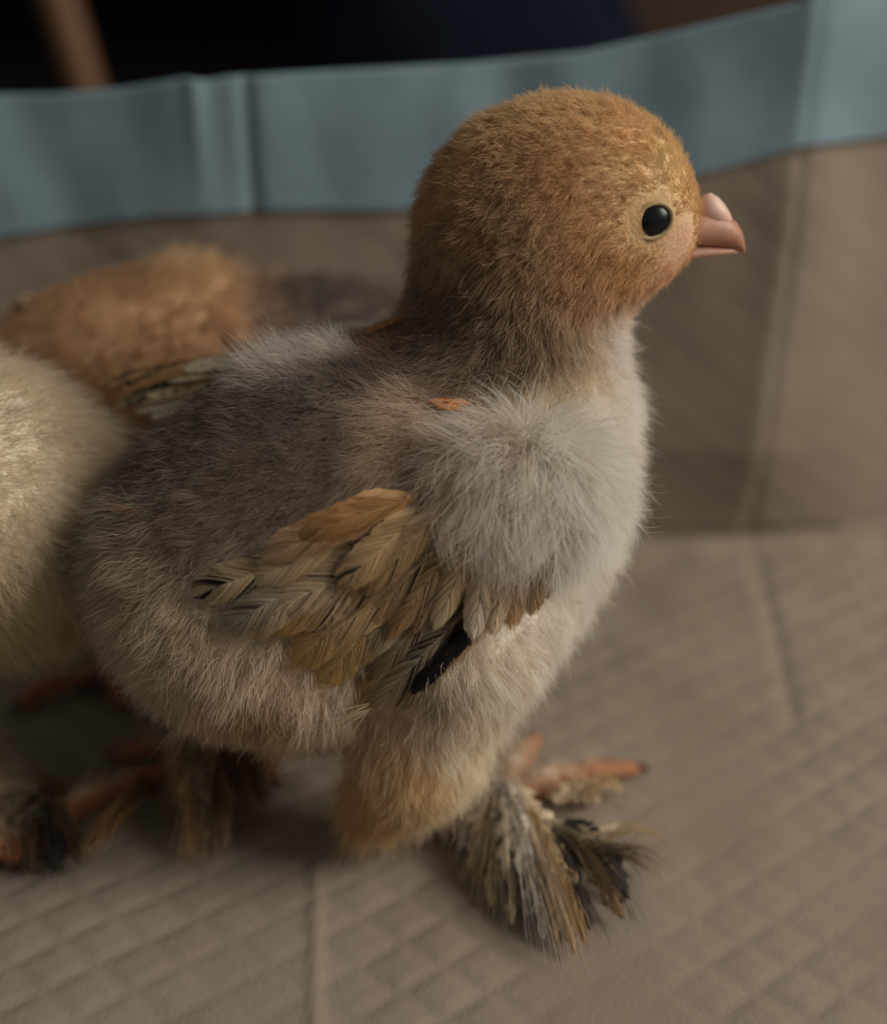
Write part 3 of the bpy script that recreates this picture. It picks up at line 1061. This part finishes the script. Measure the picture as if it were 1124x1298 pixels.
# ---- feathered feet
def foot_feathers(root, hub, fans, m, seed, lift=0.006, n_plume=60, plume_cols=None):
    for i, (a, b_, w, c0, c1, bl) in enumerate(fans):
        b3 = G(a[0], a[1], 0.0075)
        t3 = G(b_[0], b_[1], 0.0020)
        md = 0.5 * (b3 + t3) + np.array([0, 0, lift * min(1.0, np.linalg.norm(t3 - b3) / 0.022) ** 2 * (0.6 + 0.5 * random.random())])
        feather('foot_feather', root, [b3, md, t3], w * m, norm([0.05, -0.5, 0.85]), c0, c1, BK, 0.35, 0.7, 40, 9, bl, seed + i, 0.22, 0.75)
    # loose plumes
    cs, tint = [], []
    r = np.random.default_rng(seed)
    for i in range(n_plume * 8):
        a, b_, w, c0, c1, bl = fans[r.integers(len(fans))]
        t0 = r.random() * 0.6
        e = r.normal(0, 8, 2)
        st = (a[0] * (1 - t0) + b_[0] * t0 + r.normal(0, 6), a[1] * (1 - t0) + b_[1] * t0 + r.normal(0, 4))
        f = 1.0 + r.normal(0, 0.06)
        en = (a[0] + (b_[0] - a[0]) * f + e[0] * 1.3, a[1] + (b_[1] - a[1]) * f + e[1])
        p0 = G(st[0], st[1], 0.0085 * (1 - t0)+0.002); p1 = G(en[0], en[1], 0.0018 + 0.002 * r.random())
        md = 0.5 * (p0 + p1) + np.array([0, 0, lift * (0.5 + 0.6 * r.random())])
        ts = np.linspace(0, 1, 6)[:, None]
        cs.append((1 - ts) ** 2 * p0 + 2 * ts * (1 - ts) * md + ts ** 2 * p1)
        c = lin(c0) * 0.4 + lin(c1) * 0.6
        if r.random() < bl * 0.8:
            c = lin((64, 58, 54))
        tint.append(c * (1 + r.normal(0, 0.12)))
    hair_object('foot_plumes', np.array(cs), np.clip(np.array(tint), 0.01, 0.9), np.full(len(cs), 0.00009), MAT_DOWN, root)


WG, DG = (226, 218, 204), (120, 112, 108)
fansR = [
    ((628, 985), (598, 1120), 26, WG, (176, 152, 112), .10), ((626, 985), (622, 1150), 30, DG, (186, 162, 122), .15), ((630, 985), (648, 1172), 30, DG, (188, 170, 140), .25),
    ((632, 985), (672, 1160), 34, DG, WG, .30), ((640, 985), (690, 1190), 32, WG, WG, .30), ((645, 990), (706, 1200), 28, WG, (180, 150, 104), .30),
    ((650, 1000), (728, 1210), 26, WG, (176, 138, 88), .12), ((655, 1005), (742, 1196), 24, CR, (178, 138, 84), .1), ((650, 990), (700, 1120), 30, CR, CR, .05),
    ((622, 990), (580, 1078), 24, WG, WG, .1), ((690, 1040), (748, 1180), 26, (70, 62, 58), (60, 52, 48), .6), ((715, 1045), (790, 1165), 30, (52, 46, 44), (150, 118, 80), .55),
    ((715, 1040), (798, 1140), 32, (44, 40, 40), (50, 44, 42), .7), ((712, 1045), (770, 1150), 30, GY, (160, 140, 110), .3), ((690, 1030), (735, 1110), 28, CR, (200, 184, 156), .05),
    ((735, 1060), (845, 1066), 9, CR, (150, 120, 80), .0), ((735, 1070), (822, 1104), 8, (90, 76, 60), (120, 98, 72), .1), ((725, 1010), (790, 1000), 22, TAN, (190, 160, 120), .1),
    ((700, 1015), (762, 1012), 28, CR, (190, 164, 130), .05),
]
foot_feathers(rootA, HUB_R, fansR, pxs(HUB_R), 300)
DB = (178, 148, 108)
fansL = [
    ((262, 925), (240, 1085), 26, DB, (209, 172, 122), 0.26), ((268, 925), (258, 1092), 28, (159, 132, 99), (142, 119, 94), 0.34), ((276, 925), (285, 1080), 28, DB, (159, 134, 104), 0.34),
    ((285, 925), (312, 1030), 30, (172, 144, 112), (134, 112, 89), 0.26), ((295, 920), (335, 1020), 28, DB, (127, 107, 87), 0.30), ((250, 930), (222, 1020), 26, (209, 177, 132), (222, 187, 137), 0.11),
    ((240, 915), (215, 985), 24, (234, 197, 147), (234, 197, 144), 0.08), ((305, 915), (350, 985), 26, (184, 149, 112), (159, 127, 97), 0.19), ((265, 925), (270, 1050), 30, (209, 174, 129), (147, 122, 94), 0.30),
]
foot_feathers(rootA, HUB_L, fansL, pxs(HUB_L), 340, 0.007)

# ================================================================== CHICK B: cropped pale chick beside the rump
FB = Frame(172)
rootB = chick_root('chick', tuple(G(20, 1000)), 'pale cream fluffy chick pressed against the rump of the grey-backed chick', 'chicks on the pad')
CB = P(-60, 640, 0.186)
HUB_BN = G(40, 1052, 0.0035); HUB_BF = G(142, 842, 0.0035)
pr = [
    E(FB, -55, 635, 0.178, (170, 170, 175), 8, 0.014), E(FB, 30, 680, 0.177, (104, 125, 125), 0, 0.012), E(FB, -200, 600, 0.180, (130, 140, 150), 0, 0.012),
    K(P(-250, 520, 0.186), P(-290, 380, 0.186), 0.014, 0.0125, 0.012), E(FB, -335, 330, 0.186, (150, 112, 122), -6, 0.012),
    K(P(-110, 790, 0.178), P(-115, 890, 0.176), 0.010, 0.005, 0.010), K(P(-115, 890, 0.176), HUB_BN, 0.004, 0.003, 0.003),
    K(P(80, 770, 0.200), HUB_BF + np.array([0, 0, 0.012]), 0.008, 0.0035, 0.008), K(HUB_BF + np.array([0, 0, 0.012]), HUB_BF, 0.0035, 0.003, 0.003),
]
tipsB = []
toes(HUB_BN, [(-60, 1080, .003, .002, .004), (-50, 1105, .003, .002, .004), (20, 1085, .003, .002, .003), (226, 975, .0028, .0018, .003)], pr, tipsB)
toes(HUB_BF, [(30, 890, .003, .002, .004), (158, 892, .0028, .0018, .003), (70, 850, .003, .002, .004), (215, 838, .0026, .0018, .003)], pr, tipsB)
VB, FcB = surface_nets(pr, 0.0012)
bvhB = bvh_of(VB, FcB)
CW = (212, 200, 168)
rowsB = [
    (40, 480, (212, 198, 164), 40, (10, -6), .6), (90, 560, (208, 192, 158), 58, (24, 2), .55), (40, 600, CW, 40, (18, 6), .5), (100, 640, (204, 188, 154), 60, (24, 4), .55),
    (20, 680, (212, 198, 162), 40, (14, 8), .5), (110, 700, (190, 174, 146), 58, (22, 8), .5), (40, 760, (206, 192, 148), 40, (8, 14), .5), (90, 790, (204, 188, 138), 40, (8, 14), .5),
    (5, 520, (212, 200, 168), 40, (10, 2), .6), (-120, 560, CW, 36, (10, 8), .5), (-200, 640, CW, 36, (-4, 12), .5), (-330, 250, BUFF, 18, (10, 8), .5), (-300, 420, (200, 180, 140), 26, (8, 12), .5),
]
plB = Plumage(bvhB, rowsB, 0.18, FB, CB)
legmaskB = lambda p: np.clip((0.0085 - p[:, 2]) / 0.002, 0, 1)
bodyB = body_object(rootB, VB, FcB, plB, legmaskB, (172, 112, 82))
for tip, d, cl, rb in tipsB:
    claw(bodyB, tip, d, cl, rb * 0.85)
eyes(rootB, VB, FcB, bvhB, -430, 335, FB, P(-335, 330, 0.186), 0.0024, 0.18)
beak(rootB, FB, P(-470, 365, 0.188), [('upper_beak', upper, ((206, 146, 124), (186, 118, 84))), ('lower_beak', lower, ((206, 150, 128), (200, 138, 108)))], SCB, 1)
ptsD, colD, radD = grow_down(VB, FcB, plB, 60000, lambda p: 1 - legmaskB(p), guides=4000)
hair_object('down', ptsD, colD, radD, MAT_DOWN, rootB)
fansB = [((30, 1000), (10, 1090), 40, (173, 136, 92), (138, 110, 81), 0.26), ((45, 1000), (40, 1108), 40, (150, 117, 83), (67, 60, 58), 0.45), ((55, 1005), (75, 1105), 40, (92, 78, 67), (58, 53, 53), 0.56),
         ((20, 1000), (-30, 1080), 40, (184, 145, 99), (150, 117, 83), 0.22), ((60, 1010), (98, 1095), 30, (161, 126, 87), (81, 69, 62), 0.38), ((50, 985), (88, 1030), 34, (150, 120, 85), (161, 126, 87), 0.26),
         ((40, 1010), (100, 1075), 34, (81, 69, 62), (161, 131, 94), 0.38), ((110, 1080), (200, 1000), 12, (150, 116, 80), (140, 106, 72), 0.04)]
foot_feathers(rootB, HUB_BN, fansB, pxs(HUB_BN), 380, 0.007)
for i, (a, b_, w, c) in enumerate([((60, 700), (128, 722), 26, BK), ((55, 708), (118, 716), 22, (120, 90, 62))]):
    b3 = cast(bvhB, a[0], a[1], 0.18, 0.002)[0]; t3 = cast(bvhB, b_[0], b_[1], 0.18, 0.0045)[0]
    feather('tail_feather', rootB, [b3, 0.5 * (b3 + t3) + OUT * 0.001, t3], w * mw, OUT, GY, c, BK, .2, .2, 18, 7, .2, 420 + i, .15)
for i, (a, b_, w, c) in enumerate([((100, 835), (50, 812), 40, BK), ((120, 838), (30, 822), 30, (90, 70, 52))]):
    b3 = P(a[0], a[1], .2); t3 = P(b_[0], b_[1], .2)
    feather('leg_feather', rootB, [b3, 0.5 * (b3 + t3), t3], w * mw, OUT, (70, 56, 44), c, BK, .2, .2, 18, 7, .3, 430 + i, .15)

# ================================================================== CHICK C: blurred orange-headed chick behind
FC = Frame(176)
rootC = chick_root('chick', tuple(G(330, 810)), 'orange-headed chick behind the grey-backed one, its dark eye turned the opposite way', 'chicks on the pad')
CC = P(330, 480, 0.243)
HUB_C = G(300, 838, 0.0035)
pr = [
    E(FC, 125, 452, 0.236, (165, 112, 84), -10, 0.012), E(FC, 250, 400, 0.238, (48, 70, 46), -50, 0.008),
    K(P(195, 462, 0.238), P(290, 520, 0.242), 0.0140, 0.0175, 0.014), E(FC, 400, 510, 0.246, (185, 150, 145), -4, 0.014), E(FC, 330, 600, 0.246, (150, 140, 110), 0, 0.014),
    K(P(320, 650, 0.238), HUB_C + np.array([0, 0.004, 0.014]), 0.010, 0.004, 0.008), K(HUB_C + np.array([0, 0.004, 0.014]), HUB_C, 0.004, 0.003, 0.003),
    K(P(380, 640, 0.252), G(380, 806, 0.0155), 0.010, 0.004, 0.008), K(G(380, 806, 0.0155), G(372, 806, 0.0035), 0.004, 0.003, 0.003),
]
tipsC = []
toes(HUB_C, [(230, 845, .003, .002, .003), (250, 862, .003, .002, .003), (340, 832, .0028, .0018, .003)], pr, tipsC)
toes(G(372, 806, .0035), [(300, 800, .003, .002, .003), (320, 816, .003, .002, .003), (410, 800, .0028, .0018, .003)], pr, tipsC)
VC, FcC = surface_nets(pr, 0.0012)
bvhC = bvh_of(VC, FcC)
OG = (194, 152, 98)
rowsC = [
    (60, 400, OG, 16, (8, 4), .5), (130, 370, (192, 152, 98), 18, (10, 4), .5), (100, 440, OG, 18, (10, 6), .5), (200, 430, (186, 142, 88), 18, (10, 6), .5), (240, 350, (204, 170, 116), 34, (6, -14), .7),
    (30, 390, (200, 150, 90), 12, (8, 0), .5), (290, 400, (190, 146, 92), 24, (12, 4), .5), (330, 400, (150, 124, 100), 26, (12, 4), .5), (400, 380, (128, 112, 98), 28, (14, 2), .5),
    (450, 430, (128, 112, 98), 28, (14, 4), .5), (350, 480, (130, 114, 98), 28, (12, 8), .5), (-10, 420, OG, 12, (8, 4), .4), (330, 620, (190, 176, 150), 28, (6, 14), .5),
]
plC = Plumage(bvhC, rowsC, 0.24, FC, CC)
bodyC = body_object(rootC, VC, FcC, plC, legmaskB, (172, 112, 82))
for tip, d, cl, rb in tipsC:
    claw(bodyC, tip, d, cl, rb * 0.85)
eyes(rootC, VC, FcC, bvhC, 30, 372, FC, P(125, 452, 0.236), 0.0030, 0.24)
beak(rootC, FC, P(-28, 428, 0.237), [('upper_beak', upper, ((206, 146, 124), (186, 118, 84))), ('lower_beak', lower, ((206, 150, 128), (200, 138, 108)))], pxs(P(0, 430, .237)), 1)
ptsD, colD, radD = grow_down(VC, FcC, plC, 50000, lambda p: 1 - legmaskB(p), guides=3000, rad=0.00008)
hair_object('down', ptsD, colD, radD, MAT_DOWN, rootC)

# ================================================================== BACKGROUND: things in the dark room
def turned(name, rings, mat, parent=None, k=20, **props):
    secs = []
    for (c, r) in rings:
        secs.append([np.asarray(c) + np.array([math.cos(a) * r, math.sin(a) * r, 0]) for a in np.linspace(0, 2 * math.pi, k + 1)[:-1]])
    V, Fc = loft(secs)
    return link(name, mesh_from(name, V, Fc, mat), parent, **props)


m_wood = simple_mat('brown_varnished_wood', (112, 78, 50), 0.5, 0.4, 0.25, 30)
m_dwood = simple_mat('dark_brown_wood', (62, 40, 30), 0.55, 0.3, 0.25, 18)
m_navy = simple_mat('dark_navy_cloth', (22, 26, 38), 0.95, 0.05, 0.2, 60, 0.3)
m_grey = simple_mat('grey_plastic', (120, 118, 120), 0.5, 0.3)
YL = 0.62
a0, a1 = P(118, 140, YL), P(62, -40, YL)
d = (a1 - a0) / (a1[2] - a0[2])
foot = a0 + d * (-0.004 - a0[2]); head = a0 + d * (0.42 - a0[2])
stool = chick_root('stool', (foot[0], foot[1], -0.004), 'brown wooden stool leg slanting up in the dark behind the pad')
stool['category'] = 'stool'
rings = [(foot + (head - foot) * t, 0.0085 + 0.0035 * t) for t in np.linspace(0, 1, 12)]
turned('leg', rings, m_wood, stool)
for ox, oy in ((-0.34, 0.0), (-0.54, 0.3), (-0.20, 0.3)):
    sx = -1 if ox < -0.1 else 1
    f2 = np.array([foot[0] + ox, foot[1] + oy, -0.004])
    h2 = np.array([head[0] + ox * 0.62, head[1] + oy * 0.8, 0.42])
    turned('leg', [(f2 + (h2 - f2) * t, 0.0085 + 0.0035 * t) for t in np.linspace(0, 1, 12)], m_wood, stool)
c = np.array([head[0] - 0.165, head[1] + 0.12, 0.0])
turned('seat', [(c + [0, 0, 0.415], 0.16), (c + [0, 0, 0.42], 0.17), (c + [0, 0, 0.437], 0.17), (c + [0, 0, 0.442], 0.16)], m_wood, stool, 40)

# navy cushion, rounded bolster lying on the floor
cc = P(610, 20, 0.66)
V, Fc = uv_sphere((cc[0], 0.70, 0.082), np.array([0.10, 0.075, 0.085]), None, 40, 24)
V = [np.array([v[0], v[1], max(v[2], -0.004)]) for v in V]
V = [v + np.array([0.006, 0, 0.004]) * math.sin(v[0] * 60 + v[2] * 40) for v in V]
V = [np.array([v[0], v[1], max(v[2], -0.004)]) for v in V]
link('cushion', mesh_from('cushion', V, Fc, m_navy), None, label='dark navy cushion in the shade behind the pad rim', category='cushion')
# dark brown chest
x0 = P(770, 0, 0.86)[0]
chest = chick_root('chest', (x0 + 0.2, 0.95, -0.004), 'dark brown wooden chest in the shade behind the blue rim')
chest['category'] = 'chest'
box('body', (x0 - 0.06, 0.86, 0.02), (x0 + 0.40, 1.16, 0.34), m_dwood, chest, 0.004)
box('drawer', (x0 - 0.04, 0.848, 0.05), (x0 + 0.38, 0.86, 0.17), m_dwood, chest, 0.003)
box('drawer', (x0 - 0.04, 0.848, 0.19), (x0 + 0.38, 0.86, 0.32), m_dwood, chest, 0.003)
for ax_ in (x0 - 0.04, x0 + 0.35):
    for ay in (0.88, 1.11):
        box('foot', (ax_, ay, -0.004), (ax_ + 0.03, ay + 0.03, 0.02), m_dwood, chest)
